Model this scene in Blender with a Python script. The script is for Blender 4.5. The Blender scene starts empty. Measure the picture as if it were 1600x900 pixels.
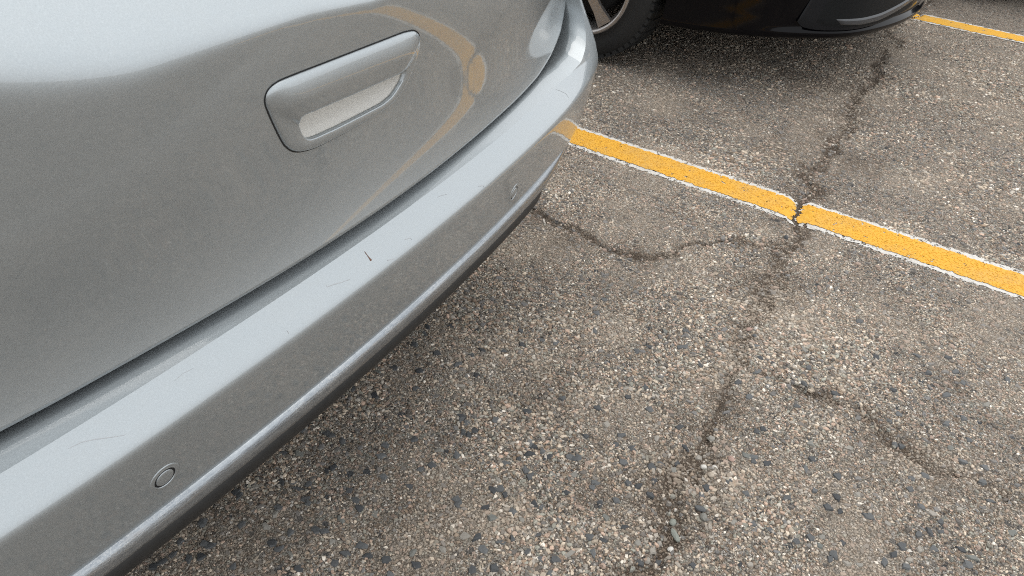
import bpy, math, random
import numpy as np
from mathutils import Matrix, Vector

random.seed(7)
rng = np.random.default_rng(11)
S = bpy.context.scene
COL = S.collection

# ------------------------------------------------------------------ camera
CAM_H = 1.1126
AX = np.array([0.5570, -0.8280, 0.0610])      # picture right, in world axes
AD = np.array([-0.4630, -0.3710, -0.8050])    # picture down
AF = np.array([0.6890, 0.4200, -0.5900])      # view direction
AF = AF / np.linalg.norm(AF)
AX = AX - AF * (AX @ AF); AX /= np.linalg.norm(AX)
AD = np.cross(AF, AX)
cam_data = bpy.data.cameras.new('camera')
cam_data.lens = 27.0
cam_data.sensor_width = 36.0
cam_data.clip_start = 0.02
cam_data.clip_end = 2000.0
cam = bpy.data.objects.new('camera', cam_data)
COL.objects.link(cam)
M = Matrix.Identity(4)
for i in range(3):
    M[i][0] = AX[i]; M[i][1] = -AD[i]; M[i][2] = -AF[i]
M[2][3] = CAM_H
cam.matrix_world = M
S.camera = cam

# ------------------------------------------------------------------ daylight
SUN_EL, SUN_AZ = math.radians(68), math.radians(70)   # azimuth from +Y towards +X
world = bpy.data.worlds.new('World')
S.world = world
world.use_nodes = True
wt = world.node_tree
wt.nodes.clear()
sky = wt.nodes.new('ShaderNodeTexSky')
sky.sky_type = 'NISHITA'
sky.sun_disc = False
sky.sun_elevation = SUN_EL
sky.sun_rotation = SUN_AZ
sky.dust_density = 4.0
sky.air_density = 1.0
hs = wt.nodes.new('ShaderNodeHueSaturation')
hs.inputs['Saturation'].default_value = 0.22
cl_co = wt.nodes.new('ShaderNodeTexCoord')
cl_n = wt.nodes.new('ShaderNodeTexNoise')
cl_n.inputs['Scale'].default_value = 1.6
cl_n.inputs['Detail'].default_value = 3.0
cl_r = wt.nodes.new('ShaderNodeMapRange')
cl_r.inputs['From Min'].default_value = 0.3
cl_r.inputs['From Max'].default_value = 0.7
cl_r.inputs['To Min'].default_value = 0.84
cl_r.inputs['To Max'].default_value = 0.97
cl_m = wt.nodes.new('ShaderNodeMix')
cl_m.data_type = 'RGBA'
cl_m.inputs[7].default_value = (14.0, 14.3, 14.6, 1)      # the cloud veil
bg = wt.nodes.new('ShaderNodeBackground')
bg.inputs['Strength'].default_value = 0.094
wo = wt.nodes.new('ShaderNodeOutputWorld')
wt.links.new(sky.outputs[0], hs.inputs['Color'])
wt.links.new(cl_co.outputs['Generated'], cl_n.inputs['Vector'])
wt.links.new(cl_n.outputs['Fac'], cl_r.inputs['Value'])
wt.links.new(cl_r.outputs[0], cl_m.inputs[0])
wt.links.new(hs.outputs[0], cl_m.inputs[6])
wt.links.new(cl_m.outputs[2], bg.inputs['Color'])
wt.links.new(bg.outputs[0], wo.inputs[0])

sun_data = bpy.data.lights.new('sun', 'SUN')
sun_data.energy = 0.9
sun_data.angle = math.radians(50)
sun_data.color = (1.0, 0.95, 0.88)
sun = bpy.data.objects.new('sun', sun_data)
COL.objects.link(sun)
sdir = Vector((math.sin(SUN_AZ) * math.cos(SUN_EL), math.cos(SUN_AZ) * math.cos(SUN_EL), math.sin(SUN_EL)))
sun.rotation_euler = (-sdir).to_track_quat('-Z', 'Y').to_euler()
sun.location = (0, 0, 30)

S.view_settings.view_transform = 'Standard'
S.view_settings.look = 'None'
S.view_settings.exposure = 0.20
S.view_settings.gamma = 1.0
S.render.engine = 'CYCLES'
S.cycles.max_bounces = 8
S.cycles.use_denoising = False
S.cycles.pixel_filter_type = 'BLACKMAN_HARRIS'
S.cycles.filter_width = 1.05
S.cycles.caustics_reflective = False
S.cycles.caustics_refractive = False


# ------------------------------------------------------------------ helpers
def link(o, parent=None):
    COL.objects.link(o)
    if parent is not None:
        o.parent = parent
    return o


def mk(name, verts, faces, mat, parent=None, smooth=True, attrs=None):
    me = bpy.data.meshes.new(name)
    verts = np.asarray(verts, dtype=np.float32)
    if isinstance(faces, np.ndarray):
        n, k = faces.shape
        me.vertices.add(len(verts)); me.vertices.foreach_set('co', verts.ravel())
        me.loops.add(n * k); me.loops.foreach_set('vertex_index', faces.ravel().astype(np.int32))
        me.polygons.add(n)
        me.polygons.foreach_set('loop_start', np.arange(0, n * k, k, dtype=np.int32))
        me.update(calc_edges=True)
    else:
        me.from_pydata([tuple(map(float, v)) for v in verts], [], faces)
    me.polygons.foreach_set('use_smooth', [bool(smooth)] * len(me.polygons))
    if attrs:
        for an, arr in attrs.items():
            arr = np.asarray(arr, dtype=np.float32)
            if arr.ndim == 1:
                a = me.attributes.new(an, 'FLOAT', 'POINT'); a.data.foreach_set('value', arr)
            else:
                a = me.attributes.new(an, 'FLOAT_COLOR', 'POINT')
                if arr.shape[1] == 3:
                    arr = np.hstack([arr, np.ones((len(arr), 1), np.float32)])
                a.data.foreach_set('color', arr.ravel())
    mats = mat if isinstance(mat, (list, tuple)) else [mat]
    for m_ in mats:
        me.materials.append(m_)
    me.update()
    return link(bpy.data.objects.new(name, me), parent)


def empty(name, loc, rz=0.0, label=None, cat=None, group=None):
    o = bpy.data.objects.new(name, None)
    o.location = loc; o.rotation_euler = (0, 0, rz)
    if label: o['label'] = label
    if cat: o['category'] = cat
    if group: o['group'] = group
    return link(o)


def grid_faces(nr, nc, wrap=False):
    """quads of an nr x nc vertex grid (row-major)"""
    c = nc if wrap else nc - 1
    i, j = np.meshgrid(np.arange(nr - 1), np.arange(c), indexing='ij')
    i = i.ravel(); j = j.ravel(); j2 = (j + 1) % nc
    return np.stack([i * nc + j, i * nc + j2, (i + 1) * nc + j2, (i + 1) * nc + j], 1)


def sstep(a, b, x):
    t = np.clip((np.asarray(x, float) - a) / (b - a), 0, 1)
    return t * t * (3 - 2 * t)


_lat = np.random.default_rng(5).random((256, 256))


def vnoise(x, y, s):
    """smooth value noise, 0..1, lattice spacing s"""
    x = np.asarray(x, float) / s + 1000.3; y = np.asarray(y, float) / s + 1000.7
    xi = np.floor(x).astype(int); yi = np.floor(y).astype(int)
    fx = x - xi; fy = y - yi
    fx = fx * fx * (3 - 2 * fx); fy = fy * fy * (3 - 2 * fy)
    g = lambda a, b: _lat[a % 256, b % 256]
    return (g(xi, yi) * (1 - fx) + g(xi + 1, yi) * fx) * (1 - fy) + (g(xi, yi + 1) * (1 - fx) + g(xi + 1, yi + 1) * fx) * fy


def fbm(x, y, s, o=4):
    t = 0; a = 1; n = 0
    for k in range(o):
        t = t + a * vnoise(np.asarray(x) + 7.3 * k, np.asarray(y) - 3.1 * k, s / 2 ** k); n += a; a *= .5
    return t / n


# ------------------------------------------------------------------ materials
class NT:
    def __init__(s, name):
        s.m = bpy.data.materials.new(name); s.m.use_nodes = True
        s.t = s.m.node_tree; s.b = s.t.nodes['Principled BSDF']

    def n(s, typ, **kw):
        nd = s.t.nodes.new(typ)
        for k, v in kw.items():
            if k.startswith('i_'):
                key = k[2:]
                nd.inputs[int(key) if key.isdigit() else key.replace('_', ' ')].default_value = v
            else:
                setattr(nd, k, v)
        return nd

    def l(s, a, b):
        s.t.links.new(a, b)

    def ramp(s, fac, stops, interp='LINEAR'):
        r = s.n('ShaderNodeValToRGB')
        r.color_ramp.interpolation = interp
        e = r.color_ramp.elements
        e[0].position, e[0].color = stops[0][0], (*stops[0][1], 1)
        e[1].position, e[1].color = stops[-1][0], (*stops[-1][1], 1)
        for p, c in stops[1:-1]:
            x = e.new(p); x.color = (*c, 1)
        s.l(fac, r.inputs[0])
        return r.outputs[0]

    def math(s, op, a, b=None, clamp=False):
        nd = s.n('ShaderNodeMath', operation=op, use_clamp=clamp)
        for i, v in enumerate((a, b)):
            if v is None: continue
            if isinstance(v, (int, float)): nd.inputs[i].default_value = v
            else: s.l(v, nd.inputs[i])
        return nd.outputs[0]

    def mix(s, fac, a, b):
        nd = s.n('ShaderNodeMix', data_type='RGBA')
        for i, v in ((0, fac), (6, a), (7, b)):
            if isinstance(v, (int, float)): nd.inputs[i].default_value = v
            elif isinstance(v, tuple): nd.inputs[i].default_value = (*v, 1) if len(v) == 3 else v
            else: s.l(v, nd.inputs[i])
        return nd.outputs[2]

    def pos(s, scale=(1, 1, 1)):
        tc = s.n('ShaderNodeTexCoord')
        mp = s.n('ShaderNodeMapping'); mp.inputs['Scale'].default_value = scale
        s.l(tc.outputs['Object'], mp.inputs['Vector'])
        return mp.outputs[0]

    def noise(s, vec, scale, detail=4, rough=.5):
        nd = s.n('ShaderNodeTexNoise'); nd.inputs['Scale'].default_value = scale
        nd.inputs['Detail'].default_value = detail; nd.inputs['Roughness'].default_value = rough
        s.l(vec, nd.inputs['Vector'])
        return nd.outputs['Fac']

    def bump(s, h, strength=.3, dist=.001, normal=None):
        nd = s.n('ShaderNodeBump'); nd.inputs['Strength'].default_value = strength
        nd.inputs['Distance'].default_value = dist
        s.l(h, nd.inputs['Height'])
        if normal is not None: s.l(normal, nd.inputs['Normal'])
        return nd.outputs[0]

    def set(s, **kw):
        for k, v in kw.items():
            key = k.replace('_', ' ')
            if isinstance(v, (int, float)): s.b.inputs[key].default_value = v
            elif isinstance(v, tuple): s.b.inputs[key].default_value = (*v, 1) if len(v) == 3 else v
            else: s.l(v, s.b.inputs[key])
        return s.m


def mat_silver(name='silver_paint', dusty=0.0):
    t = NT(name)
    p = t.pos()
    fl = t.n('ShaderNodeTexVoronoi'); fl.inputs['Scale'].default_value = 620
    t.l(p, fl.inputs['Vector'])
    flake = t.math('MULTIPLY', t.math('SUBTRACT', fl.outputs['Color'], .5), 1.0)
    n1 = t.noise(p, 6, 5, .6)                     # road dust film
    n2 = t.noise(p, 130, 4, .6)
    dust = t.math('MULTIPLY', t.math('MULTIPLY', n1, n2), .30 + dusty, True)
    base = t.mix(t.math('MULTIPLY', fl.outputs['Distance'], .5, True), (.362, .402, .425), (.475, .522, .548))
    base = t.mix(dust, base, (.50, .48, .44))
    # tiny dirt specks
    sp = t.n('ShaderNodeTexVoronoi'); sp.inputs['Scale'].default_value = 55
    t.l(p, sp.inputs['Vector'])
    spk = t.math('LESS_THAN', sp.outputs['Distance'], t.math('MULTIPLY', t.math('SUBTRACT', n1, .53), .55))
    base = t.mix(t.math('MULTIPLY', spk, .55), base, (.62, .58, .50))
    met = t.math('SUBTRACT', .88, t.math('MULTIPLY', dust, .9), True)
    t.set(Base_Color=base, Metallic=met, Roughness=.53, Coat_Weight=1.0, Coat_IOR=1.68)
    t.set(Coat_Roughness=t.math('ADD', .025, t.math('MULTIPLY', dust, .25)))
    t.set(Normal=t.bump(flake, .16, .0005))
    # slight orange peel in the lacquer
    t.set(Coat_Normal=t.bump(t.noise(p, 260, 2, .5), .02, .0002))
    return t.m


def mat_plain(name, col, rough=.5, metal=0.0, coat=0.0, nscale=60, var=.25, bump=.15, dust=None):
    t = NT(name)
    p = t.pos()
    n = t.noise(p, nscale, 5, .6)
    n2 = t.noise(p, nscale * .12, 4, .6)
    c2 = tuple(min(1, c * (1 + var)) for c in col)
    c1 = tuple(c * (1 - var) for c in col)
    c = t.mix(n, c1, c2)
    if dust:
        c = t.mix(t.math('MULTIPLY', t.math('MULTIPLY', n, n2), dust, True), c, (.30, .26, .21))
    t.set(Base_Color=c, Metallic=metal, Coat_Weight=coat)
    t.set(Roughness=t.math('ADD', rough - .06, t.math('MULTIPLY', n, .12)))
    t.set(Normal=t.bump(n, bump, .0006))
    return t.m


PAL = [((.53, .46, .38), .26), ((.46, .335, .27), .12), ((.35, .335, .31), .20), ((.25, .265, .24), .13),
       ((.27, .20, .145), .12), ((.76, .72, .66), .07), ((.065, .07, .077), .10)]
MORTAR = (.40, .33, .26)


def mat_ground():
    t = NT('asphalt_ground')
    p = t.pos()
    at = t.n('ShaderNodeAttribute', attribute_name='soil')
    vo = t.n('ShaderNodeTexVoronoi'); vo.inputs['Scale'].default_value = 165
    vo.inputs['Randomness'].default_value = 1
    wob = t.n('ShaderNodeVectorMath', operation='ADD')
    nz = t.n('ShaderNodeTexNoise'); nz.inputs['Scale'].default_value = 220
    sc = t.n('ShaderNodeVectorMath', operation='SCALE'); sc.inputs['Scale'].default_value = .004
    t.l(p, nz.inputs['Vector']); t.l(nz.outputs['Color'], sc.inputs[0])
    t.l(p, wob.inputs[0]); t.l(sc.outputs[0], wob.inputs[1])
    t.l(wob.outputs[0], vo.inputs['Vector'])
    sep = t.n('ShaderNodeSeparateColor'); t.l(vo.outputs['Color'], sep.inputs[0])
    stops = []; a = 0
    for c, w in PAL:
        stops.append((a, c)); a += w
    grain = t.ramp(sep.outputs[0], stops, 'CONSTANT')
    ed = t.n('ShaderNodeTexVoronoi', feature='DISTANCE_TO_EDGE'); ed.inputs['Scale'].default_value = 165
    t.l(wob.outputs[0], ed.inputs['Vector'])
    em = t.math('SMOOTHSTEP' if False else 'MULTIPLY', ed.outputs['Distance'], 6.0, True)
    n1 = t.noise(p, 700, 3, .7)
    mort = t.mix(n1, (.15, .115, .088), (.52, .435, .345))
    c = t.mix(t.math('MULTIPLY', em, .85), mort, grain)
    pit = t.math('MULTIPLY', t.math('SUBTRACT', t.noise(p, 300, 4, .72), .515), 9.0, True)
    c = t.mix(t.math('MULTIPLY', pit, .82), c, (.080, .062, .048))  # shade of the crevices between grains, put into the colour
    # larger aggregate, seen farther off
    v2 = t.n('ShaderNodeTexVoronoi'); v2.inputs['Scale'].default_value = 48
    t.l(wob.outputs[0], v2.inputs['Vector'])
    s2 = t.n('ShaderNodeSeparateColor'); t.l(v2.outputs['Color'], s2.inputs[0])
    big = t.math('MULTIPLY', t.math('LESS_THAN', v2.outputs['Distance'], t.math('MULTIPLY', s2.outputs[1], .42)),
                 t.math('GREATER_THAN', s2.outputs[0], .72))
    c = t.mix(big, c, (.10, .105, .11))
    # dusty and oily patches
    n2 = t.noise(p, 3.2, 6, .62)
    n3 = t.noise(p, 17, 5, .62)
    c = t.mix(t.math('MULTIPLY', t.math('SUBTRACT', n2, .47), 3.2, True), c, (.47, .395, .315))
    dk = t.math('MULTIPLY', t.math('SUBTRACT', n3, .60), 4.5, True)
    c = t.mix(t.math('MULTIPLY', dk, .45), c, (.09, .072, .058))
    c = t.mix(t.math('MULTIPLY', at.outputs['Fac'], .9, True), c, t.mix(n1, (.045, .033, .025), (.19, .14, .10)))
    h = t.math('SUBTRACT', t.math('ADD', t.math('MULTIPLY', em, .6), t.math('MULTIPLY', n1, .5)), pit)
    t.set(Base_Color=c, Roughness=.9, Specular_IOR_Level=.25, Normal=t.bump(h, 1.0, .0032))
    return t.m


def mat_grain(name, rough=.8):
    t = NT(name)
    a = t.n('ShaderNodeAttribute', attribute_name='tone')
    p = t.pos()
    n = t.noise(p, 900, 3, .7)
    n2 = t.noise(p, 3.2, 6, .62)
    c = t.mix(t.math('MULTIPLY', n, .4), a.outputs['Color'], MORTAR)
    pit = t.math('MULTIPLY', t.math('SUBTRACT', t.noise(p, 260, 4, .72), .545), 9.0, True)
    c = t.mix(t.math('MULTIPLY', pit, .70), c, (.080, .062, .048))  # crevice shade painted onto the grains as dark colour
    c = t.mix(t.math('MULTIPLY', t.math('SUBTRACT', n2, .47), 2.4, True), c, (.45, .38, .305))
    n3 = t.noise(p, 17, 5, .62)
    dk = t.math('MULTIPLY', t.math('SUBTRACT', n3, .60), 4.5, True)
    c = t.mix(t.math('MULTIPLY', dk, .40), c, (.09, .072, .058))
    t.set(Base_Color=c, Roughness=rough, Specular_IOR_Level=.3, Normal=t.bump(n, .5, .0006))
    return t.m


def mat_stone(name, c1, c2):
    t = NT(name)
    p = t.pos()
    oi = t.n('ShaderNodeObjectInfo')
    n = t.noise(p, 420, 4, .65)
    c = t.mix(oi.outputs['Random'], c1, c2)
    c = t.mix(t.math('MULTIPLY', t.math('SUBTRACT', n, .5), 1.2, True), c, (.27, .25, .22))
    t.set(Base_Color=c, Roughness=.72, Normal=t.bump(n, .5, .0008))
    return t.m


def mat_line(name, col, worn, nb=240):
    t = NT(name)
    p = t.pos()
    vo = t.n('ShaderNodeTexVoronoi'); vo.inputs['Scale'].default_value = 150
    t.l(p, vo.inputs['Vector'])
    n1 = t.noise(p, 420, 5, .7)
    n2 = t.noise(p, 9, 5, .6)
    c = t.mix(n1, tuple(x * .80 for x in col), tuple(min(1, x * 1.12) for x in col))
    d = t.math('MULTIPLY', t.math('SUBTRACT', t.math('MULTIPLY', n1, t.math('ADD', n2, .62)), .60), 9.0, True)
    c = t.mix(t.math('MULTIPLY', d, .75), c, worn)
    # traffic grime settled in the pits
    c = t.mix(t.math('MULTIPLY', t.math('SUBTRACT', n2, .45), 1.1, True), c, tuple(x * .72 + .06 for x in col))
    h = t.math('ADD', t.math('MULTIPLY', t.math('SUBTRACT', 1, vo.outputs['Distance']), .8), t.math('MULTIPLY', n1, .5))
    t.set(Base_Color=c, Roughness=.75, Normal=t.bump(h, .8, .0025))
    return t.m


def mat_strip():
    """scuffed metallic trim along the lower bumper edge"""
    t = NT('scuffed_trim')
    p = t.pos((6, 60, 240))
    p2 = t.pos()
    sc = t.noise(p, 1.0, 6, .75)
    n = t.noise(p2, 500, 4, .7)
    n2 = t.noise(p2, 22, 5, .65)
    scr = t.noise(t.pos((110, 110, 380)), 1.0, 6, .8)
    sc = t.math('MULTIPLY', t.math('SUBTRACT', t.math('ADD', t.math('MULTIPLY', sc, .6), t.math('MULTIPLY', scr, .4)), .34), 2.9, True)
    c = t.mix(sc, (.15, .172, .20), (.46, .49, .51))
    st_ = t.math('MULTIPLY', t.math('SUBTRACT', t.noise(t.pos((9, 9, 60)), 1.0, 4, .6), .56), 6.0, True)
    c = t.mix(t.math('MULTIPLY', st_, .5), c, (.34, .25, .17))
    w = t.math('MULTIPLY', t.math('SUBTRACT', t.math('MULTIPLY', n, t.math('ADD', n2, .55)), .56), 8.0, True)
    c = t.mix(t.math('MULTIPLY', w, .45), c, (.55, .55, .54))
    t.set(Base_Color=c, Metallic=.85, Coat_Weight=.5, Normal=t.bump(t.math('ADD', sc, n), .35, .0008))
    t.set(Roughness=t.math('ADD', .17, t.math('MULTIPLY', n, .22)))
    return t.m


SILVER = mat_silver()
DUSTY_SKYLIT = mat_plain('dusty_skylit_silver', (.80, .79, .755), .6, metal=.1, nscale=260, var=.12, bump=.08)  # dusty paint, lightened further to stand in for sky light in the pocket
BLACK_PLASTIC = mat_plain('black_plastic', (.009, .010, .011), .55, dust=.08)
GAP_BLACK = mat_plain('gap_black', (.008, .008, .009), .7)  # black that stands in for the darkness inside gaps
TYRE = mat_plain('tyre_rubber', (.007, .008, .009), .72, dust=.06, nscale=90, bump=.3)
BLACK_PAINT = mat_plain('black_paint', (.002, .002, .003), .08, nscale=400, bump=.004)
BLACK_PAINT.node_tree.nodes['Principled BSDF'].inputs['IOR'].default_value = 1.25
DARK_TRIM = mat_plain('dark_trim', (.009, .010, .012), .35, nscale=500, bump=.06)
DARK_TRIM.node_tree.nodes['Principled BSDF'].inputs['IOR'].default_value = 1.28
INSET = mat_plain('dark_inset', (.007, .008, .009), .5, nscale=600, bump=.2)
INSET.node_tree.nodes['Principled BSDF'].inputs['IOR'].default_value = 1.25
GLASS = mat_plain('tinted_glass', (.010, .012, .013), .06, coat=1.0, bump=0.0)
RIM = mat_plain('alloy_rim', (.42, .395, .38), .34, metal=.8, bump=.04)
REFLECTOR = mat_plain('grey_lens', (.040, .043, .048), .25, coat=.3, nscale=200, bump=.05)
LAMP_RED = mat_plain('red_lens', (.32, .015, .012), .15, coat=1.0, bump=0)
LAMP_CLEAR = mat_plain('clear_lens', (.45, .46, .47), .12, metal=.4, coat=1.0, bump=0)
UNDER = mat_plain('underbody', (.012, .012, .012), .85)
SCUFF = mat_plain('scuff_brown', (.15, .072, .045), .7)
SCRATCH = mat_plain('scratch_grey', (.42, .43, .44), .5, metal=.5)
GROUND_M = mat_ground()
GRAIN_M = mat_grain('aggregate')
STONE_DARK = mat_stone('basalt_stone', (.035, .039, .044), (.12, .125, .127))
STONE_MIX = mat_stone('mixed_stone', (.13, .14, .13), (.33, .30, .26))
PEB_TAN = mat_stone('tan_pebble', (.36, .30, .235), (.45, .39, .32))
PEB_PINK = mat_stone('pink_pebble', (.38, .255, .21), (.42, .29, .24))
PEB_WHITE = mat_stone('white_pebble', (.60, .57, .52), (.70, .68, .63))
PEB_GREEN = mat_stone('green_grey_pebble', (.22, .235, .205), (.27, .285, .25))
YELLOW = mat_line('yellow_line_paint', (.77, .405, .034), (.55, .36, .13))
WHITE = mat_line('old_white_line_paint', (.66, .64, .60), (.40, .35, .29))

# ------------------------------------------------------------------ ground with cracks
# each crack: (x, y, strength) along its course, width, depth weight
CRACKS = [
    ([(5.4, .56, .6), (4.6, .50, .6), (3.981, .477, .55), (3.529, .433, .75), (3.169, .424, .8), (2.893, .38, .8), (2.59, .378, .95), (2.349, .352, .9),
      (2.156, .338, .95), (2.041, .309, 1.0), (1.872, .31, .95), (1.741, .284, .8), (1.59, .282, .75), (1.468, .262, .6), (1.362, .237, .6),
      (1.235, .225, .7), (1.112, .21, .75), (1.003, .21, .95), (.924, .206, 1.0), (.865, .173, .95), (.82, .17, .8), (.768, .181, .7),
      (.6, .20, .6), (.4, .16, .5)], .0230, 1.0),
    ([(1.60, 1.25, .8), (1.63, 1.037, .95), (1.647, .949, .95), (1.628, .863, .75), (1.627, .76, .85), (1.615, .674, .6), (1.626, .603, .85),
      (1.681, .554, .8), (1.78, .523, .65), (1.865, .444, .7), (1.891, .361, .55), (1.951, .315, .6)], .0145, .95),
    ([(1.362, .237, .3), (1.389, .152, .55), (1.387, .074, .8), (1.397, -.018, .45), (1.353, -.08, .95), (1.34, -.132, .9), (1.318, -.184, .6),
      (1.347, -.248, .35), (1.33, -.339, .55), (1.31, -.6, .4)], .0175, .95),
]


def rough_line(pts, n=3, amp=.09, seed=1):
    r = np.random.default_rng(seed)
    P = [np.array(p, float) for p in pts]
    for k in range(n):
        Q = [P[0]]
        for a, b in zip(P[:-1], P[1:]):
            d = b - a
            m = (a + b) / 2 + np.array([-d[1], d[0], 0]) * r.normal(0, amp * (.45 + .55 * k))
            Q += [m, b]
        P = Q
    return np.array(P)


CR = [(rough_line(p, 3, .09, i + 3), w, dp) for i, (p, w, dp) in enumerate(CRACKS)]


def crack_fields(x, y):
    """distance to the nearest crack, in crack widths, and its weight there"""
    x = np.asarray(x, float); y = np.asarray(y, float)
    best = np.full(x.shape, 99.0); wt_ = np.zeros(x.shape)
    for P, w, dp in CR:
        m = (x > P[:, 0].min() - .15) & (x < P[:, 0].max() + .15) & (y > P[:, 1].min() - .15) & (y < P[:, 1].max() + .15)
        if not m.any(): continue
        xs = x[m]; ys = y[m]
        d = np.full(xs.shape, 99.0); st = np.zeros(xs.shape)
        for a, b in zip(P[:-1], P[1:]):
            ab = (b - a)[:2]; L = ab @ ab + 1e-12
            t = np.clip(((xs - a[0]) * ab[0] + (ys - a[1]) * ab[1]) / L, 0, 1)
            dd = np.hypot(xs - a[0] - t * ab[0], ys - a[1] - t * ab[1])
            k = dd < d
            d[k] = dd[k]; st[k] = (a[2] + (b[2] - a[2]) * t)[k]
        n = fbm(xs, ys, .05, 3); n2 = fbm(xs + 3.3, ys, .016, 3)
        ww = w * np.clip(.30 + 1.9 * (n - .22), .40, 2.0) * (.6 + .6 * st) * (.6 + .9 * n2)
        r = d / ww
        cur = best[m]; cw = wt_[m]
        k = r < cur
        cur[k] = r[k]; cw[k] = (dp * np.minimum(1, st * 1.25) * np.clip(.75 + 1.5 * (n2 - .2), 0.55, 1))[k]
        best[m] = cur; wt_[m] = cw
    return best, wt_


STAINS = [(2.43, .40, .09, .55), (2.28, .37, .07, .5), (2.75, .42, .10, .5), (1.66, .62, .06, .5), (1.62, .93, .06, .6), (1.93, .33, .05, .5), (.95, .20, .05, .5), (1.03, .52, .10, .35), (1.60, .80, .10, .55), (1.70, .66, .06, .45), (.86, .34, .055, .5), (2.60, .46, .20, .40),
          (2.62, .30, .13, .55), (3.2, .55, .22, .45), (1.42, .02, .06, .35), (1.35, -.2, .05, .4), (2.0, .37, .05, .4),
          (1.62, -.17, .05, .35), (.62, .55, .10, .3), (1.78, -.05, .05, .25)]


def soil_at(x, y):
    r, w = crack_fields(x, y)
    n = fbm(x, y, .03, 4)
    n2 = fbm(x, y, .16, 4)
    core = w * np.clip(1.25 - r * .70 + (n - .5) * 1.8, 0, 1)
    core = np.maximum(core, np.clip(w * 1.6, 0, 1) * np.clip(1.5 - r * 5.0, 0, 1) * (n > .36))
    halo = w * .72 * np.exp(-(r / 3.6) ** 2) * np.clip((n2 - .34) * 3.0 + (n - .5) * 1.5, 0, 1)
    s = np.maximum(core, halo)
    for cx, cy, rr, a in STAINS:
        d = np.hypot(x - cx, y - cy) / rr
        s = np.maximum(s, a * np.clip(1.15 - d + (n2 - .5) * 1.7 + (n - .5) * .9, 0, 1))
    return s, r, w


def ground_h(x, y, full=False):
    x = np.asarray(x, float); y = np.asarray(y, float)
    near = (np.abs(x) < 9) & (np.abs(y) < 9)
    h = np.where(near, (fbm(x, y, .014, 3) - .5) * .0052 + (fbm(x, y, .35, 3) - .5) * .006, 0)
    s, r, w = soil_at(x, y)
    h = h - w * .011 * np.clip(1.25 - r, 0, 1) ** .8
    if full:
        return h, s, r
    return h


def graded(lo, hi, step, far):
    core = np.arange(lo, hi + step * .5, step)
    out = []; x = core[-1]; d = step
    while x < far:
        d *= 1.28; x += d; out.append(x)
    out2 = []; x = core[0]; d = step
    while x > -far:
        d *= 1.28; x -= d; out2.append(x)
    return np.concatenate([out2[::-1], core, out])


gx = graded(.05, 2.75, .0055, 400.0)
gx = np.concatenate([gx[gx < 2.749], np.arange(2.75, 4.9, .012), 4.9 + (gx[gx > 2.751] - 2.75)])
gy = graded(-.75, 1.35, .0055, 400.0)
GX, GY = np.meshgrid(gx, gy, indexing='ij')
gh, gs, gr = ground_h(GX.ravel(), GY.ravel(), True)
ground = mk('ground', np.stack([GX.ravel(), GY.ravel(), gh], 1), grid_faces(len(gx), len(gy))[:, ::-1], GROUND_M,
            smooth=True, attrs={'soil': gs})
ground['kind'] = 'structure'


def in_view(x, y, margin):
    q = np.stack([x, y, np.full_like(x, -CAM_H)], -1)
    z = q @ AF
    u = 800 + 1200 * (q @ AX) / z; v = 450 + 1200 * (q @ AD) / z
    return (z > .1) & (u > -margin) & (u < 1600 + margin) & (v > -margin) & (v < 900 + margin)


LINE_X = 2.154


def on_line(x, y, half):
    return (np.abs(x - LINE_X) < half) | (np.abs(x - LINE_X - 2.5) < half)


def stone_proto(nside, r_):
    """angular low stone: bottom ring, shoulder ring, tilted flat top"""
    v = []
    ang = np.linspace(0, 2 * np.pi, nside, endpoint=False) + r_.uniform(-.35, .35, nside)
    rad = r_.uniform(.62, 1.22, nside)
    for k in range(nside): v.append((rad[k] * math.cos(ang[k]), rad[k] * math.sin(ang[k]), -.55))
    tx, ty = r_.uniform(-.3, .3, 2)
    for k in range(nside):
        q = rad[k] * r_.uniform(.55, .9)
        px, py = q * math.cos(ang[k]), q * math.sin(ang[k])
        v.append((px, py, .40 + tx * px + ty * py + r_.uniform(-.12, .12)))
    v.append((r_.uniform(-.2, .2), r_.uniform(-.2, .2), .52 + r_.uniform(-.1, .15)))
    f = []
    for k in range(nside):
        k2 = (k + 1) % nside
        f += [(k, k2, nside + k2), (k, nside + k2, nside + k), (nside + k, nside + k2, 2 * nside)]
    return np.array(v), np.array(f)


def scatter_mesh(name, x, y, z, rad, hgt, tones, mat, parent, nproto=14, nside=5, elong=.35):
    """many low stones joined into one mesh"""
    r_ = np.random.default_rng(len(x))
    V, F, T = [], [], []
    off = 0
    pid = r_.integers(0, nproto, len(x))
    for k in range(nproto):
        pv, pf = stone_proto(nside, r_)
        i = np.where(pid == k)[0]
        if len(i) == 0: continue
        a = r_.uniform(0, 2 * np.pi, len(i)); e = 1 + r_.uniform(-elong, elong, len(i))
        sx = rad[i] * e; sy = rad[i] / e
        lx = pv[None, :, 0] * sx[:, None]; ly = pv[None, :, 1] * sy[:, None]
        wx = lx * np.cos(a)[:, None] - ly * np.sin(a)[:, None] + x[i][:, None]
        wy = lx * np.sin(a)[:, None] + ly * np.cos(a)[:, None] + y[i][:, None]
        wz = pv[None, :, 2] * hgt[i][:, None] + z[i][:, None]
        V.append(np.stack([wx, wy, wz], -1).reshape(-1, 3))
        n = len(pv)
        F.append((pf[None] + (np.arange(len(i)) * n)[:, None, None] + off).reshape(-1, 3))
        T.append(np.repeat(tones[i], n, 0))
        off += len(i) * n
    o = mk(name, np.concatenate(V), np.concatenate(F), mat, parent, smooth=False, attrs={'tone': np.concatenate(T)})
    o['kind'] = 'stuff'
    return o


pal_c = np.array([c for c, w in PAL]); pal_w = np.array([w for c, w in PAL]); pal_w = pal_w / pal_w.sum()


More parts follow.
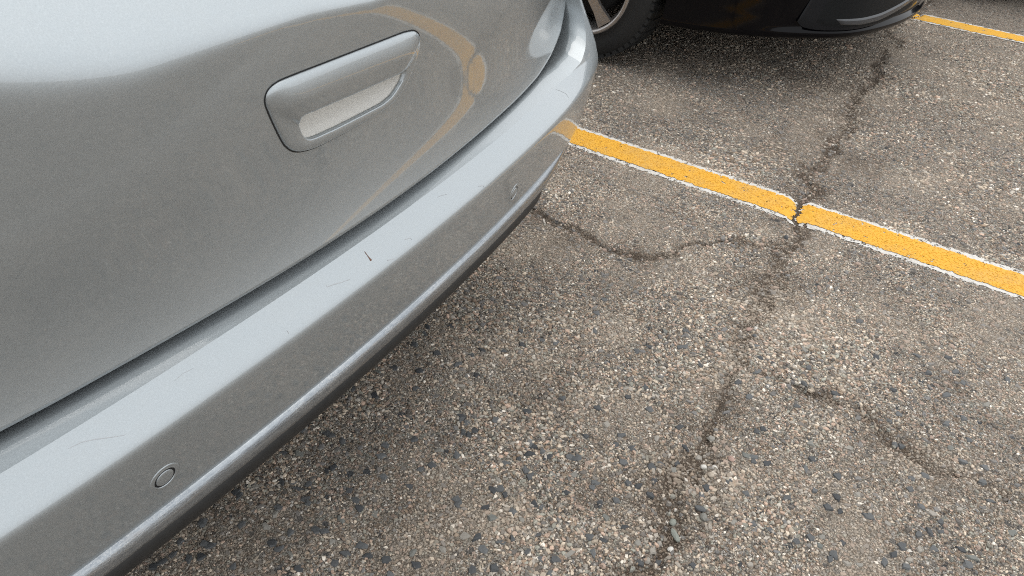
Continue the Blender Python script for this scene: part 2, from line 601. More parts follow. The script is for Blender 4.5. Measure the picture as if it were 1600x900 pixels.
def jitter(x0, x1, y0, y1, s):
    a, b = np.meshgrid(np.arange(x0, x1, s), np.arange(y0, y1, s), indexing='ij')
    a = a.ravel() + rng.uniform(-.5, .5, a.size) * s; b = b.ravel() + rng.uniform(-.5, .5, b.size) * s
    return a, b


def scatter_zone(name, x, y, rlo, rhi, keep_p):
    k = (rng.random(len(x)) < keep_p) & ~on_line(x, y, .070)
    # bare patches of fine mortar between the grains
    bare = .5 * fbm(x, y, .06, 3) + .5 * fbm(x + 9, y, .28, 3)
    k &= rng.random(len(x)) < np.clip(1.15 - (bare - .5) * 5.0, .18, 1)
    coarse = np.clip(1.0 - (bare - .46) * 2.2, .75, 1.35)
    x, y, coarse = x[k], y[k], coarse[k]
    z = ground_h(x, y)
    r = coarse * rng.uniform(rlo, rhi, len(x)) * rng.choice([.7, 1, 1.5], len(x), p=[.35, .45, .2])
    h = r * rng.uniform(.35, .95, len(x))
    t = pal_c[rng.choice(len(PAL), len(x), p=pal_w)] * rng.uniform(.45, 1.50, (len(x), 1)) * np.array([1.03, 1.0, .95])
    s, _, _ = soil_at(x, y)
    t = t * (1 - .75 * s[:, None]) + np.array([.070, .053, .040]) * (.75 * s[:, None])
    return scatter_mesh(name, x, y, z, r, h, t, GRAIN_M, ground)


ax_, ay_ = jitter(.1, 2.32, -.6, 1.25, .0056)
m = in_view(ax_, ay_, 130)
# nothing under the silver car beyond what can be glimpsed
m &= ~((ay_ > .95 + .08 * (ax_ - .65)) & (ax_ < 1.45))
scatter_zone('fine_aggregate', ax_[m], ay_[m], .0023, .0040, .95)
ax_, ay_ = jitter(2.22, 4.6, -.45, 1.7, .0105)
m = in_view(ax_, ay_, 60)
scatter_zone('far_aggregate', ax_[m], ay_[m], .0036, .0058, .9)

# larger dark stones set in the surface: the biggest ones are objects, the rest one part
sx, sy = jitter(.15, 3.2, -.6, 1.35, .0205)
k = in_view(sx, sy, 60) & ~on_line(sx, sy, .078) & (rng.random(len(sx)) < .80)
k &= ~((sy > .85 + .08 * (sx - .65)) & (sx < 1.5))
sx, sy = sx[k], sy[k]
sr = .0038 + .0072 * rng.random(len(sx)) ** 1.9
depth = np.stack([sx, sy, np.full_like(sx, -CAM_H)], -1) @ AF
order = np.argsort(-(sr / depth) * in_view(sx, sy, 0))
big, small = order[:285], order[285:]
sz = ground_h(sx, sy)
tone = np.array([[.070, .076, .082]]) * rng.uniform(.5, 2.0, (len(sx), 1))
kk = rng.random(len(sx)) < .22
tone[kk] = np.array([.30, .22, .18]) * rng.uniform(.7, 1.2, (kk.sum(), 1))
scatter_mesh('small_stones', sx[small], sy[small], sz[small], sr[small], sr[small] * .45, tone[small], GRAIN_M, ground, nside=6)


def unit_stone(name, mat, rs, nside=6):
    r_ = np.random.default_rng(rs)
    v, f = stone_proto(nside, r_)
    me = bpy.data.meshes.new(name)
    me.from_pydata([tuple(a) for a in v], [], [tuple(int(i) for i in a) for a in f])
    me.materials.append(mat)
    me.update()
    return me


stone_meshes = [unit_stone('stone', STONE_DARK if i < 15 else STONE_MIX, 40 + i, 5 + i % 4) for i in range(20)]
for i in big:
    o = bpy.data.objects.new('stone', stone_meshes[int(rng.integers(0, 20))])
    e = rng.uniform(.75, 1.35)
    o.scale = (sr[i] * e, sr[i] / e, sr[i] * .42)
    o.location = (sx[i], sy[i], sz[i] + .0004)
    o.rotation_euler = (rng.uniform(-.12, .12), rng.uniform(-.12, .12), rng.uniform(0, 6.28))
    link(o, ground)

# loose gravel lying in the cracks
gxs, gys, grs = [], [], []
for P, w, dp in CR:
    seg = np.hypot(*(P[1:] - P[:-1])[:, :2].T)
    cum = np.concatenate([[0], np.cumsum(seg)])
    n = int(cum[-1] / .0022)
    q = rng.uniform(0, cum[-1], n)
    px = np.interp(q, cum, P[:, 0]); py = np.interp(q, cum, P[:, 1])
    clus = fbm(px, py, .13, 2)
    kq = rng.random(n) < np.clip((clus - .30) * 2.2, .05, 1)
    px = px[kq] + rng.normal(0, w * 1.1, kq.sum()); py = py[kq] + rng.normal(0, w * 1.1, kq.sum())
    gxs.append(px); gys.append(py); grs.append(.0022 + .0036 * rng.random(kq.sum()) ** 2)
gxs = np.concatenate(gxs); gys = np.concatenate(gys); grs = np.concatenate(grs)
k = in_view(gxs, gys, 100)
gxs, gys, grs = gxs[k], gys[k], grs[k]
gt = pal_c[rng.choice(len(PAL), len(gxs), p=pal_w)] * rng.uniform(.75, 1.15, (len(gxs), 1))
gravel = scatter_mesh('crack_gravel', gxs, gys, ground_h(gxs, gys) + grs * .45, grs, grs * .8, gt, GRAIN_M, None, nside=6)

# the pebbles that stand out, one thing each
PEBBLES = [
    (.878, .166, .0125, .0070, .9, PEB_GREEN, 'long green grey pebble in the crack near the bottom edge'),
    (.905, .182, .0085, .0065, .2, PEB_GREEN, 'roundish green grey pebble touching the long one in the bottom crack'),
    (.938, .140, .0085, .0070, .5, STONE_MIX, 'angular grey pebble right of the crack above the long green pebble'),
    (.952, .152, .0095, .0075, 1.9, STONE_DARK, 'dark grey pebble at the right edge of the lower crack'),
    (.850, .162, .0060, .0055, .1, PEB_WHITE, 'small white pebble below the long green grey pebble'),
    (1.050, .185, .0062, .0055, .4, PEB_WHITE, 'whitish pebble in the rubble where the lower crack bends'),
    (1.062, .168, .0058, .0050, 1.2, PEB_WHITE, 'pale round pebble beside the whitish one at the crack bend'),
    (1.036, .166, .0066, .0055, 2.2, PEB_TAN, 'tan pebble in the crowd of gravel at the crack bend'),
    (1.100, .150, .0072, .0062, .7, PEB_PINK, 'pinkish pebble upper right of the gravel at the crack bend'),
    (1.522, .262, .0078, .0060, 2.4, PEB_PINK, 'pink pebble in the middle of the main crack below the yellow line'),
    (1.530, .250, .0062, .0056, .3, PEB_WHITE, 'white and pink pebble next to the pink one in the middle crack'),
    (1.500, .243, .0098, .0045, .6, STONE_DARK, 'flat blue grey pebble lying below the pink pebbles'),
    (1.405, .10, .0090, .0065, 1.1, STONE_DARK, 'dark pebble in the side crack that runs to the right'),
    (1.352, -.105, .0085, .0065, .3, STONE_DARK, 'dark pebble lying halfway down the right side crack'),
    (1.98, .322, .0090, .0070, .5, STONE_DARK, 'dark pebble in the crack just below the yellow line'),
]
peb_meshes = {}


def pebble_mesh(mat, seed):
    r_ = np.random.default_rng(seed)
    t = (1 + 5 ** .5) / 2
    import bmesh
    bm = bmesh.new()
    bmesh.ops.create_icosphere(bm, subdivisions=2, radius=1)
    ofs = r_.uniform(-5, 5, 3)
    for v in bm.verts:
        d = v.co.normalized()
        s_ = 1 + .16 * math.sin(2.1 * d.x + ofs[0]) + .13 * math.sin(2.7 * d.y + ofs[1]) + .10 * math.sin(3.3 * d.z + ofs[2]) + r_.uniform(-.05, .05)
        v.co = d * s_
    me = bpy.data.meshes.new('pebble')
    bm.to_mesh(me); bm.free()
    me.materials.append(mat)
    me.polygons.foreach_set('use_smooth', [False] * len(me.polygons))
    return me


for i, (px, py, ra, rb, rz, pm, lab) in enumerate(PEBBLES):
    o = bpy.data.objects.new('pebble', pebble_mesh(pm, 90 + i))
    hz = float(ground_h(np.array([px]), np.array([py]))[0])
    o.scale = (ra, rb, min(ra, rb) * .72)
    o.location = (px, py, hz + rb * .45)
    o.rotation_euler = (rng.uniform(-.2, .2), rng.uniform(-.2, .2), rz)
    o['label'] = lab; o['category'] = 'pebble'; o['group'] = 'loose pebbles in the cracks'
    link(o)


# ------------------------------------------------------------------ painted bay lines
def painted_line(name, x0, half, mat, up, fine, wear, seed, ylo=-1.3, yhi=5.0, step=.0042, shift=0.0):
    ys = np.concatenate([np.arange(ylo, -.8, .02), np.arange(-.8, 1.45, step), np.arange(1.45, yhi, .03)]) if fine else np.arange(ylo, yhi, .007)
    nx = int(2 * half / (step if fine else .007)) + 1
    a = np.linspace(-1, 1, nx)
    X = np.zeros((len(ys), nx)); Y = np.repeat(ys[:, None], nx, 1)
    e1 = (fbm(ys * 1.0, ys * 0 + seed, .012, 3) - .5) * .012 + (fbm(ys, ys * 0 + seed + 3, .25, 2) - .5) * .010
    e2 = (fbm(ys * 1.0, ys * 0 + seed + 7, .012, 3) - .5) * .012 + (fbm(ys, ys * 0 + seed + 9, .25, 2) - .5) * .010
    for j in range(nx):
        t = (a[j] + 1) / 2
        X[:, j] = x0 + shift - (half + e1) * (1 - t) + (half + e2) * t
    h, s, r = ground_h(X.ravel(), Y.ravel(), True)
    V = np.stack([X.ravel(), Y.ravel(), h + up], 1)
    F = grid_faces(len(ys), nx)
    cx = X.ravel()[F].mean(1); cy = Y.ravel()[F].mean(1)
    n = fbm(cx + seed, cy, .011, 3)
    nb = fbm(cx, cy + seed, .20, 3)
    edge = np.abs(cx - x0 - shift) / half
    hole = n > (.86 - wear - .18 * (nb - .5) - .10 * np.clip(edge - .75, 0, 1) * 4)
    rc, wc = crack_fields(cx, cy)
    hole |= (rc < .32 + .8 * (n - .5)) & (wc > 0)
    F = F[~hole]
    o = mk(name, V, F, mat, None, smooth=True)
    o['kind'] = 'structure'
    return o


painted_line('painted_white_line', LINE_X, .0745, WHITE, .0018, True, .16, 3.0, shift=.002)
painted_line('painted_yellow_line', LINE_X, .057, YELLOW, .0034, True, .05, 11.0)
painted_line('painted_white_line', LINE_X + 2.5, .079, WHITE, .0022, False, .10, 23.0, shift=.001)
painted_line('painted_yellow_line', LINE_X + 2.5, .057, YELLOW, .0036, False, .03, 31.0)
# paint-covered grains standing up through the yellow line
lx, ly = jitter(LINE_X - .053, LINE_X + .053, -.6, 1.3, .0075)
kl = crack_fields(lx, ly)[0] > 1.2
lx, ly = lx[kl], ly[kl]
lr = rng.uniform(.0020, .0038, len(lx))
for sd in (-1, 1):
    wx, wy = jitter(LINE_X + .002 + sd * .067 - .011, LINE_X + .002 + sd * .067 + .011, -.6, 1.3, .0052)
    kw = (crack_fields(wx, wy)[0] > 1.2) & (rng.random(len(wx)) < .7 - 22 * np.abs(np.abs(wx - LINE_X - .002) - .066))
    wx, wy = wx[kw], wy[kw]
    wr = rng.uniform(.0020, .0036, len(wx))
    scatter_mesh('painted_grains', wx, wy, ground_h(wx, wy) + .0012, wr, wr * .6, np.ones((len(wx), 3)), WHITE, None)
scatter_mesh('painted_grains', lx, ly, ground_h(lx, ly) + .0040, lr, lr * .40, np.ones((len(lx), 3)), YELLOW, None)

# ------------------------------------------------------------------ generic car pieces
def wheel(parent, x, y, z, R_, width, rim_r, side, spokes=5):
    """tyre with shoulder blocks and an alloy rim; side = +1/-1: the outer face looks to +x / -x of the car"""
    w = empty('wheel', (x, y, z)); w.parent = parent
    prof = [(.0, rim_r), (.010, rim_r + .012), (.004, rim_r + .04), (.006, R_ - .035), (.016, R_ - .015), (.030, R_ - .004), (.05, R_),
            (width - .05, R_), (width - .03, R_ - .004), (width - .012, R_ - .02), (width - .004, R_ - .05), (width, rim_r)]
    n = 96
    V = []; 
    for (a, r) in prof:
        for k in range(n):
            t = 2 * math.pi * k / n
            V.append((-side * a, r * math.cos(t), r * math.sin(t)))
    mk('tyre', V, grid_faces(len(prof), n, True), TYRE, w)
    # tread blocks over the crown and shoulder
    bv, bf = [], []

    def block(t0, t1, a0, a1, r0, r1):
        o_ = len(bv)
        for (aa, rr) in ((a0, r0), (a1, r0)):
            for tt in (t0, t1):
                bv.append((-side * aa, (rr - .006) * math.cos(tt), (rr - .006) * math.sin(tt)))
        for (aa, rr) in ((a0, r1), (a1, r1)):
            for tt in (t0, t1):
                bv.append((-side * aa, rr * math.cos(tt), rr * math.sin(tt)))
        bf.extend([(o_, o_ + 1, o_ + 5, o_ + 4), (o_ + 2, o_ + 6, o_ + 7, o_ + 3), (o_, o_ + 4, o_ + 6, o_ + 2),
                   (o_ + 1, o_ + 3, o_ + 7, o_ + 5), (o_ + 4, o_ + 5, o_ + 7, o_ + 6)])
    nb = 60
    for k in range(nb):
        t0 = 2 * math.pi * k / nb; t1 = t0 + 2 * math.pi / nb * .66
        block(t0, t1, .017, .058, R_ - .008, R_ + .002)
        for a0, a1 in ((.066, .095), (.103, .132), (.140, width - .02)):
            sk = .03 * (k % 2)
            block(t0 + sk, t1 + sk, a0, a1, R_ - .004, R_ + .0055)
    tr = mk('tread', bv, bf, TYRE, w, smooth=False)
    tr['kind'] = 'stuff'
    # rim
    rim = empty('rim', (0, 0, 0)); rim.parent = w
    V = []
    rp = [(.004, rim_r + .006), (-.004, rim_r + .002), (.0, rim_r - .010), (.022, rim_r - .016), (.06, rim_r - .03), (width - .02, rim_r - .02)]
    for (a, r) in rp:
        for k in range(n):
            t = 2 * math.pi * k / n
            V.append((-side * a, r * math.cos(t), r * math.sin(t)))
    mk('rim_lip', V, grid_faces(len(rp), n, True), RIM, w)
    bpy.data.objects.remove(rim)
    sv, sf = [], []
    for k in range(spokes):
        t = 2 * math.pi * k / spokes + .30
        for d, w0, dep in ((.03, .020, .006), (.08, .019, .004), (.13, .021, .008), (rim_r - .018, .032, .012)):
            for sgn in (-1, 1):
                for dd in (0, .018):
                    c_, s_ = math.cos(t), math.sin(t)
                    sv.append((-side * (dep + dd), d * c_ - sgn * w0 * s_, d * s_ + sgn * w0 * c_))
        o_ = k * 16
        for j in range(3):
            b = o_ + j * 4
            sf += [(b, b + 4, b + 6, b + 2), (b + 1, b + 3, b + 7, b + 5), (b, b + 1, b + 5, b + 4), (b + 2, b + 6, b + 7, b + 3)]
    hub = len(sv)
    for dep in (.0, .03):
        for k in range(20):
            t = 2 * math.pi * k / 20
            sv.append((-side * dep, .042 * math.cos(t), .042 * math.sin(t)))
    sf.append(tuple(hub + k for k in range(20)))
    for k in range(20):
        sf.append((hub + k, hub + (k + 1) % 20, hub + 20 + (k + 1) % 20, hub + 20 + k))
    mk('spokes', sv, sf, RIM, w, smooth=False)
    # brake drum in the dark behind the spokes
    dv = []
    for dep, rr in ((.07, .001), (.07, .13), (.09, .14), (width - .01, .14)):
        for k in range(40):
            t = 2 * math.pi * k / 40
            dv.append((-side * dep, rr * math.cos(t), rr * math.sin(t)))
    mk('brake_drum', dv, grid_faces(4, 40, True), UNDER, w)
    return w


def loop_mesh(loops, arches=(), cap_bottom=False, cap_top=False):
    """closed loops (list of N x 3) lofted; faces inside wheel arches (y, z, r) near the flanks are cut away and their edge snapped"""
    n = len(loops[0]); V = np.concatenate(loops).astype(float)
    F = grid_faces(len(loops), n, True)
    if arches:
        hx = np.abs(V[:, 0]).max()
        keep = np.ones(len(F), bool)
        for (ay, az, ar) in arches:
            c = V[F].mean(1)
            ins = (np.hypot(c[:, 1] - ay, c[:, 2] - az) < ar) & (np.abs(c[:, 0]) > hx * .72)
            keep &= ~ins
            used = np.zeros(len(V), bool); used[F[ins].ravel()] = True
            rest = np.zeros(len(V), bool); rest[F[~ins].ravel()] = True
            b = used & rest
            d = V[b][:, 1:] - np.array([ay, az]); L = np.linalg.norm(d, axis=1, keepdims=True)
            V[b, 1:] = np.array([ay, az]) + d / L * ar
        F = F[keep]
    F = [tuple(int(q) for q in f) for f in F]
    if cap_bottom: F.append(tuple(range(n))[::-1])
    if cap_top: F.append(tuple(range(n * (len(loops) - 1), n * len(loops))))
    return V, F


def plan_loop(half_pts, n=200, passes=28):
    """half_pts: (x>=0, y) from the near end's centre to the far end's centre; returns the closed outline, densely"""
    P = np.array(half_pts, float)
    seg = np.hypot(*(P[1:] - P[:-1]).T); c = np.concatenate([[0], np.cumsum(seg)])
    q = np.linspace(0, c[-1], n)
    x = np.interp(q, c, P[:, 0]); y = np.interp(q, c, P[:, 1])
    for _ in range(passes):
        x[1:-1] = (x[:-2] + 2 * x[1:-1] + x[2:]) / 4; y[1:-1] = (y[:-2] + 2 * y[1:-1] + y[2:]) / 4
    L = np.concatenate([np.stack([x, y], 1), np.stack([-x[-2:0:-1], y[-2:0:-1]], 1)])
    return L


def inset_loop(L, d):
    t = np.roll(L, -1, 0) - np.roll(L, 1, 0)
    nrm = np.stack([t[:, 1], -t[:, 0]], 1); nrm /= np.linalg.norm(nrm, axis=1, keepdims=True) + 1e-9
    return L - nrm * (d[:, None] if hasattr(d, '__len__') else d)


def greenhouse(parent, body_mat, hw, y0, y1, y2, y3, zb, zt, inset_t=.16):
    """roof on pillars with glass: y0 front foot, y1 front roof edge, y2 rear roof edge, y3 rear foot"""
    B = [(-hw, y0), (hw, y0), (hw, y3), (-hw, y3)]
    T = [(-hw + inset_t, y1), (hw - inset_t, y1), (hw - inset_t, y2), (-hw + inset_t, y2)]
    b = [np.array((x, y, zb)) for x, y in B]; t = [np.array((x, y, zt)) for x, y in T]
    names = ['windscreen', 'side_window', 'rear_window', 'side_window']
    V, F = [], []
    for k in range(4):
        k2 = (k + 1) % 4
        q = [b[k], b[k2], t[k2], t[k]]
        c = sum(q) / 4
        nrm = np.cross(q[1] - q[0], q[3] - q[0]); nrm /= np.linalg.norm(nrm)
        inner = [c + (p - c) * np.array([.88, .88, .80]) for p in q]
        o_ = len(V)
        V += q + inner
        for j in range(4):
            j2 = (j + 1) % 4
            F.append((o_ + j, o_ + j2, o_ + 4 + j2, o_ + 4 + j))
        g = [p - nrm * .006 for p in inner]
        nseg = 1 if k % 2 == 0 else 3
        for s_ in range(nseg):
            a0, a1 = (s_ + (.02 if s_ else 0)) / nseg, (s_ + 1 - (.02 if s_ < nseg - 1 else 0)) / nseg
            lo0 = g[0] + (g[1] - g[0]) * a0; lo1 = g[0] + (g[1] - g[0]) * a1
            hi0 = g[3] + (g[2] - g[3]) * a0; hi1 = g[3] + (g[2] - g[3]) * a1
            gv = [lo0, lo1, hi1, hi0]
            gv += [p - nrm * .005 for p in gv]
            mk(names[k], gv, [(0, 1, 2, 3), (7, 6, 5, 4), (0, 4, 5, 1), (1, 5, 6, 2), (2, 6, 7, 3), (3, 7, 4, 0)], GLASS, parent, smooth=False)
        if nseg > 1:                                     # door pillars between the panes
            for s_ in range(1, nseg):
                a0, a1 = s_ / nseg - .012, s_ / nseg + .012
                o_ = len(V)
                V += [inner[0] + (inner[1] - inner[0]) * a0, inner[0] + (inner[1] - inner[0]) * a1,
                      inner[3] + (inner[2] - inner[3]) * a1, inner[3] + (inner[2] - inner[3]) * a0]
                F.append((o_, o_ + 1, o_ + 2, o_ + 3))
    # gently crowned roof
    nx, ny = 11, 17
    o_ = len(V)
    for i in range(ny):
        for j in range(nx):
            a, c_ = j / (nx - 1) * 2 - 1, i / (ny - 1)
            V.append(np.array(((hw - inset_t) * a, y1 + (y2 - y1) * c_, zt + .05 * (1 - a ** 4) * (1 - (2 * c_ - 1) ** 4))))
    F += [tuple(int(q) + o_ for q in f) for f in grid_faces(ny, nx)]
    return mk('roof', V, F, body_mat, parent, smooth=False)


# ------------------------------------------------------------------ the silver car
CAR_A = math.radians(4.6)
silver = empty('silver_car', (.65, .583, 0), CAR_A,
               'silver van parked at the left, seen close at its tailgate and scuffed rear bumper', 'car')

UC = .87


def crease(u):
    u = np.abs(u)
    return .09 * u ** 2 + .05 * u ** 6


# outline of the car at its widest height: tail, corner arc, flank
us = np.concatenate([np.linspace(0, .70, 61)[:-1], np.linspace(.70, UC, 150)])
tail = np.stack([us, crease(us)], 1)
sl = math.atan(.18 * UC + .30 * UC ** 5)
rc = .13
ang = np.linspace(sl, math.radians(87), 40)[1:]
arc = np.stack([UC + rc * (np.sin(ang) - math.sin(sl)), crease(UC) + rc * (math.cos(sl) - np.cos(ang))], 1)
yy = np.linspace(arc[-1, 1], .56, 24)[1:]
flank = np.stack([arc[-1, 0] + (yy - arc[-1, 1]) * .05, yy], 1)
half = np.concatenate([tail, arc, flank])
upar = np.concatenate([us, np.full(len(arc) + len(flank), 1.0)])
ncorner = len(us) + np.arange(len(arc) + len(flank))
PL = np.concatenate([half[:0:-1] * np.array([-1, 1]), half])          # left ... centre ... right
UP = np.concatenate([upar[:0:-1], upar])
tan = np.gradient(PL, axis=0); tan /= np.linalg.norm(tan, axis=1, keepdims=True)
INW = np.stack([-tan[:, 1], tan[:, 0]], 1)                            # towards the inside of the car


def skin_inset(z, up):
    """how far the bumper skin lies inside the outline at height z"""
    z = np.asarray(z, float)
    wsoft = .0032
    x = (z - .515) / wsoft
    ramp = np.where(x > 30, x * wsoft, wsoft * np.log1p(np.exp(np.minimum(x, 30))))
    low = .0215 * np.clip((.517 - z) / .13, 0, None) ** 1.15
    ft = np.minimum(ramp, .036) + np.where(ramp > .036, (ramp - .036) * .36, 0)
    c = np.clip(z - .515, 0, None)
    fc = .10 * (1 - np.exp(-(c / .16) ** 1.7))
    k = sstep(.60, .90, up)
    flat = sstep(.98, 1.0, up)
    return low + ft * (1 - k) + fc * k


ZR_U = np.array([0, .70, .765, .805, .838, .858, .872, .880, .884])
ZR_Z = np.array([.550, .550, .556, .573, .600, .635, .668, .72, .96])
zr = np.interp(UP, ZR_U, ZR_Z)
zr_s = zr.copy()
for _ in range(60):
    zr_s[1:-1] = (zr_s[:-2] + 2 * zr_s[1:-1] + zr_s[2:]) / 4
zr = np.where(zr < .70, np.minimum(zr_s, .75), zr)
zlow = np.concatenate([np.linspace(.393, .496, 9), np.linspace(.500, .534, 12)])
nup = 16
rows = []
for k in range(len(zlow) + nup):
    if k < len(zlow):
        z = np.full(len(PL), zlow[k])
    else:
        z = .534 + (zr - .534) * ((k - len(zlow) + 1) / nup)
    rows.append(z)
Z = np.stack(rows)                                                     # rows x along
INS = skin_inset(Z, UP[None, :])
# below the trim strip's ends the skin rolls under
SK = np.stack([PL[None, :, 0] + INW[None, :, 0] * INS, PL[None, :, 1] + INW[None, :, 1] * INS, Z], -1)
extra = []
for zz, di in ((.386, .0220), (.378, .0255), (.372, .036), (.370, .060)):
    extra.append(np.stack([PL[:, 0] + INW[:, 0] * di, PL[:, 1] + INW[:, 1] * di, np.full(len(PL), zz)], -1))
SKF = np.concatenate([np.stack(extra[::-1]), SK])
bumper = mk('bumper', SKF.reshape(-1, 3), grid_faces(SKF.shape[0], SKF.shape[1]), SILVER, silver)

# ledge under the tailgate, turning up into the flange beside it
ridge = SK[-1]
rt = np.gradient(ridge, axis=0); rt /= np.linalg.norm(rt, axis=1, keepdims=True) + 1e-9
sgn = np.sign(ridge[:, 0] + 1e-9)
m_in = np.abs(UP) < .8841
idx = np.where(m_in)[0]
cols = []
for d, lift in ((0, 0), (.002, .0006), (.005, .0016), (.010, .0034), (.018, .0063), (.026, .0090), (.034, .0105), (.044, .0104), (.06, .006), (.085, .001)):
    vert = sstep(.60, .70, zr[idx])                                     # 0 on the ledge, 1 on the upright flange
    dx = -sgn[idx] * d * .22 * vert
    cols.append(np.stack([ridge[idx, 0] + dx - sgn[idx] * lift * .15 * vert, ridge[idx, 1] + d, ridge[idx, 2] + lift * (1 - vert)], -1))
LG = np.stack(cols)
mk('bumper_ledge', LG.reshape(-1, 3), grid_faces(LG.shape[0], LG.shape[1]), SILVER, silver)

# trim strip along the lower edge, fading out at the corners
si = np.where(np.abs(UP) < .70)[0]
fade = np.clip((.70 - UP[si]) / .14, 0, 1) ** .6
prof = [(.3945, .0290), (.3938, .0222), (.3926, .0182), (.388, .0150), (.382, .0132), (.374, .0126), (.3700, .0132), (.3680, .0160), (.3675, .040)]
cols = []
for z, d in prof:
    zz = .3938 - (.3938 - z) * (0.10 + .90 * fade)
    cols.append(np.stack([PL[si, 0] + INW[si, 0] * (.0222 + (d - .0222) * fade), PL[si, 1] + INW[si, 1] * (.0222 + (d - .0222) * fade), zz], -1))
A_ = np.stack(cols)[::-1]
mk('trim_strip', A_.reshape(-1, 3), grid_faces(A_.shape[0], A_.shape[1]), mat_strip(), silver)['label'] = 'scuffed metallic strip along the lower bumper edge'

# black lower valance
vi = np.where(np.abs(UP) < .85)[0]
back = .10 * sstep(.52, .80, UP[vi])
rise = .03 * sstep(.50, .75, UP[vi])
cols = []
for z, d in ((.374, .028), (.3665, .0185), (.358, .0150), (.347, .0165), (.3395, .0200), (.335, .027), (.332, .05), (.326, .30)):
    cols.append(np.stack([PL[vi, 0] + INW[vi, 0] * (d + back), PL[vi, 1] + INW[vi, 1] * (d + back), z + rise], -1))
A_ = np.stack(cols)[::-1]
mk('lower_valance', A_.reshape(-1, 3), grid_faces(A_.shape[0], A_.shape[1]), BLACK_PLASTIC, silver)

# tailgate skin
GP = [.04448, .0452, .31283, -.10068, -.10324, -1.23145, 4.43185, -.96771, 4.77023, 3.39625, -5.29774, -6.5462, 24.15787, -2.80803,
      1.77187, -3.07608, -.12515]


def gate_v(u, z):
    u = np.asarray(u, float); z = np.asarray(z, float)
    zc = np.minimum(z, .875 - .10 * sstep(.04, .44, np.abs(u)))
    h = zc - .69; u2 = u * u
    v = GP[0] + GP[1] * u2 + GP[2] * u2 ** 2 + GP[3] * u2 ** 3 + (GP[4] + GP[5] * u2 + GP[6] * u2 ** 2) * h + GP[10] * u2 ** 3 * h \
        + (GP[7] + GP[8] * u2 + GP[11] * u2 * u2 + GP[13] * u2 ** 3) * h * h + (GP[9] + GP[12] * u2 + GP[15] * u2 * u2) * h ** 3 \
        + GP[14] * u2 ** 4 * h + GP[16] * u2 ** 4
    # shoulder above the handle, sloping back towards the window
    zs = .869 + .02 * np.clip((np.abs(u) - .30) / .1, 0, 2) ** 1.5 - .010 * np.clip((.1 - np.abs(u)) / .1, 0, 1)
    w = .0024 + .0062 * sstep(.12, .42, np.abs(u))
    x = (z - zs) / w
    v = v - .15 * (z - zc) + .92 * np.where(x > 30, x * w, w * np.log1p(np.exp(np.minimum(x, 30))))
    return v


ZB_U = np.array([0, .44, .506, .583, .675, .767, .806, .831, .845, .852, .856])
ZB_Z = np.array([.575, .5735, .5745, .5776, .5886, .6054, .620, .633, .650, .685, .95])
gu = np.concatenate([np.linspace(0, .72, 73)[:-1], np.linspace(.72, .856, 60)])
gu = np.concatenate([-gu[:0:-1], gu])
zb = np.interp(np.abs(gu), ZB_U, ZB_Z)
nq = 110
q = np.linspace(0, 1, nq)
GZ = zb[None, :] + (1.0 - zb[None, :]) * q[:, None]
GU = np.repeat(gu[None, :], nq, 0)
G3 = np.stack([GU, gate_v(GU, GZ), GZ], -1)
hem = []
eb = np.stack([gu, gate_v(gu, zb), zb], -1)
insd = np.stack([-np.sign(gu) * sstep(.6, .86, np.abs(gu)), np.zeros(len(gu)), 1 - .8 * sstep(.75, .86, np.abs(gu))], -1)
for dout, dv in ((.030, .0085), (.006, .0080), (.0018, .0062), (.0002, .0034), (-.0002, .0010)):
    hem.append(eb + insd * dout + np.array([0, 1, 0]) * dv)
GA = np.concatenate([np.stack(hem), G3])
GATE_F = grid_faces(GA.shape[0], GA.shape[1])
# black strip added to darken the shut line and block light leaking through
sv_, k = [], 0
for dout, dv in ((-.0175, .026), (-.0175, .036), (.024, .036), (.026, .020), (.027, .0050)):
    sv_.append(eb + insd * dout + np.array([0, 1, 0]) * dv)
sv_[-1][:, 1] = gate_v(gu, sv_[-1][:, 2]) + .002
sv_ = np.stack(sv_)
mk('shut_line_blackout', sv_.reshape(-1, 3), grid_faces(5, len(gu))[:, ::-1], GAP_BLACK, silver)


# tailgate handle: garnish with a scooped pocket
def resample(pts, n):
    P = np.array(pts + [pts[0]], float)
    seg = np.hypot(*(P[1:] - P[:-1]).T); c = np.concatenate([[0], np.cumsum(seg)])
    q_ = np.linspace(0, c[-1], n + 1)[:-1]
    X = np.stack([np.interp(q_, c, P[:, 0]), np.interp(q_, c, P[:, 1])], 1)
    for _ in range(2):
        X = (np.roll(X, 1, 0) + 2 * X + np.roll(X, -1, 0)) / 4
    return X


# each outline from its lower left corner, clockwise, with four matched corners
O_SIDES = [[(-.1300, .7205), (-.1405, .7320), (-.1490, .7470), (-.1600, .7690), (-.1695, .7900), (-.1705, .7990)],
           [(-.1705, .7990), (-.1665, .8065), (-.1520, .8103), (-.1286, .8101), (-.0363, .8080), (.0608, .8056), (.0840, .8025), (.0960, .7945)],
           [(.0960, .7945), (.1005, .7860), (.1009, .7747), (.0975, .7620), (.0920, .7480), (.0850, .7355), (.0740, .7240)],
           [(.0740, .7240), (.0600, .7155), (.0420, .7110), (.0200, .7090), (-.0357, .7075), (-.0814, .7078), (-.1000, .7095), (-.1180, .7140), (-.1300, .7205)]]
H_SIDES = [[(-.1075, .7272), (-.1120, .7320), (-.1165, .7410), (-.1225, .7540)],
           [(-.1225, .7540), (-.1235, .7600), (-.1195, .7626), (-.1060, .7618), (-.0406, .7590), (.0640, .7560), (.0715, .7552)],
           [(.0715, .7552), (.0735, .7525), (.0725, .7480), (.0690, .7395), (.0600, .7310)],
           [(.0600, .7310), (.0500, .7245), (.0319, .7205), (-.0125, .7205), (-.0597, .7210), (-.0929, .7228), (-.1030, .7245), (-.1075, .7272)]]
N_SIDE = [40, 90, 40, 90]


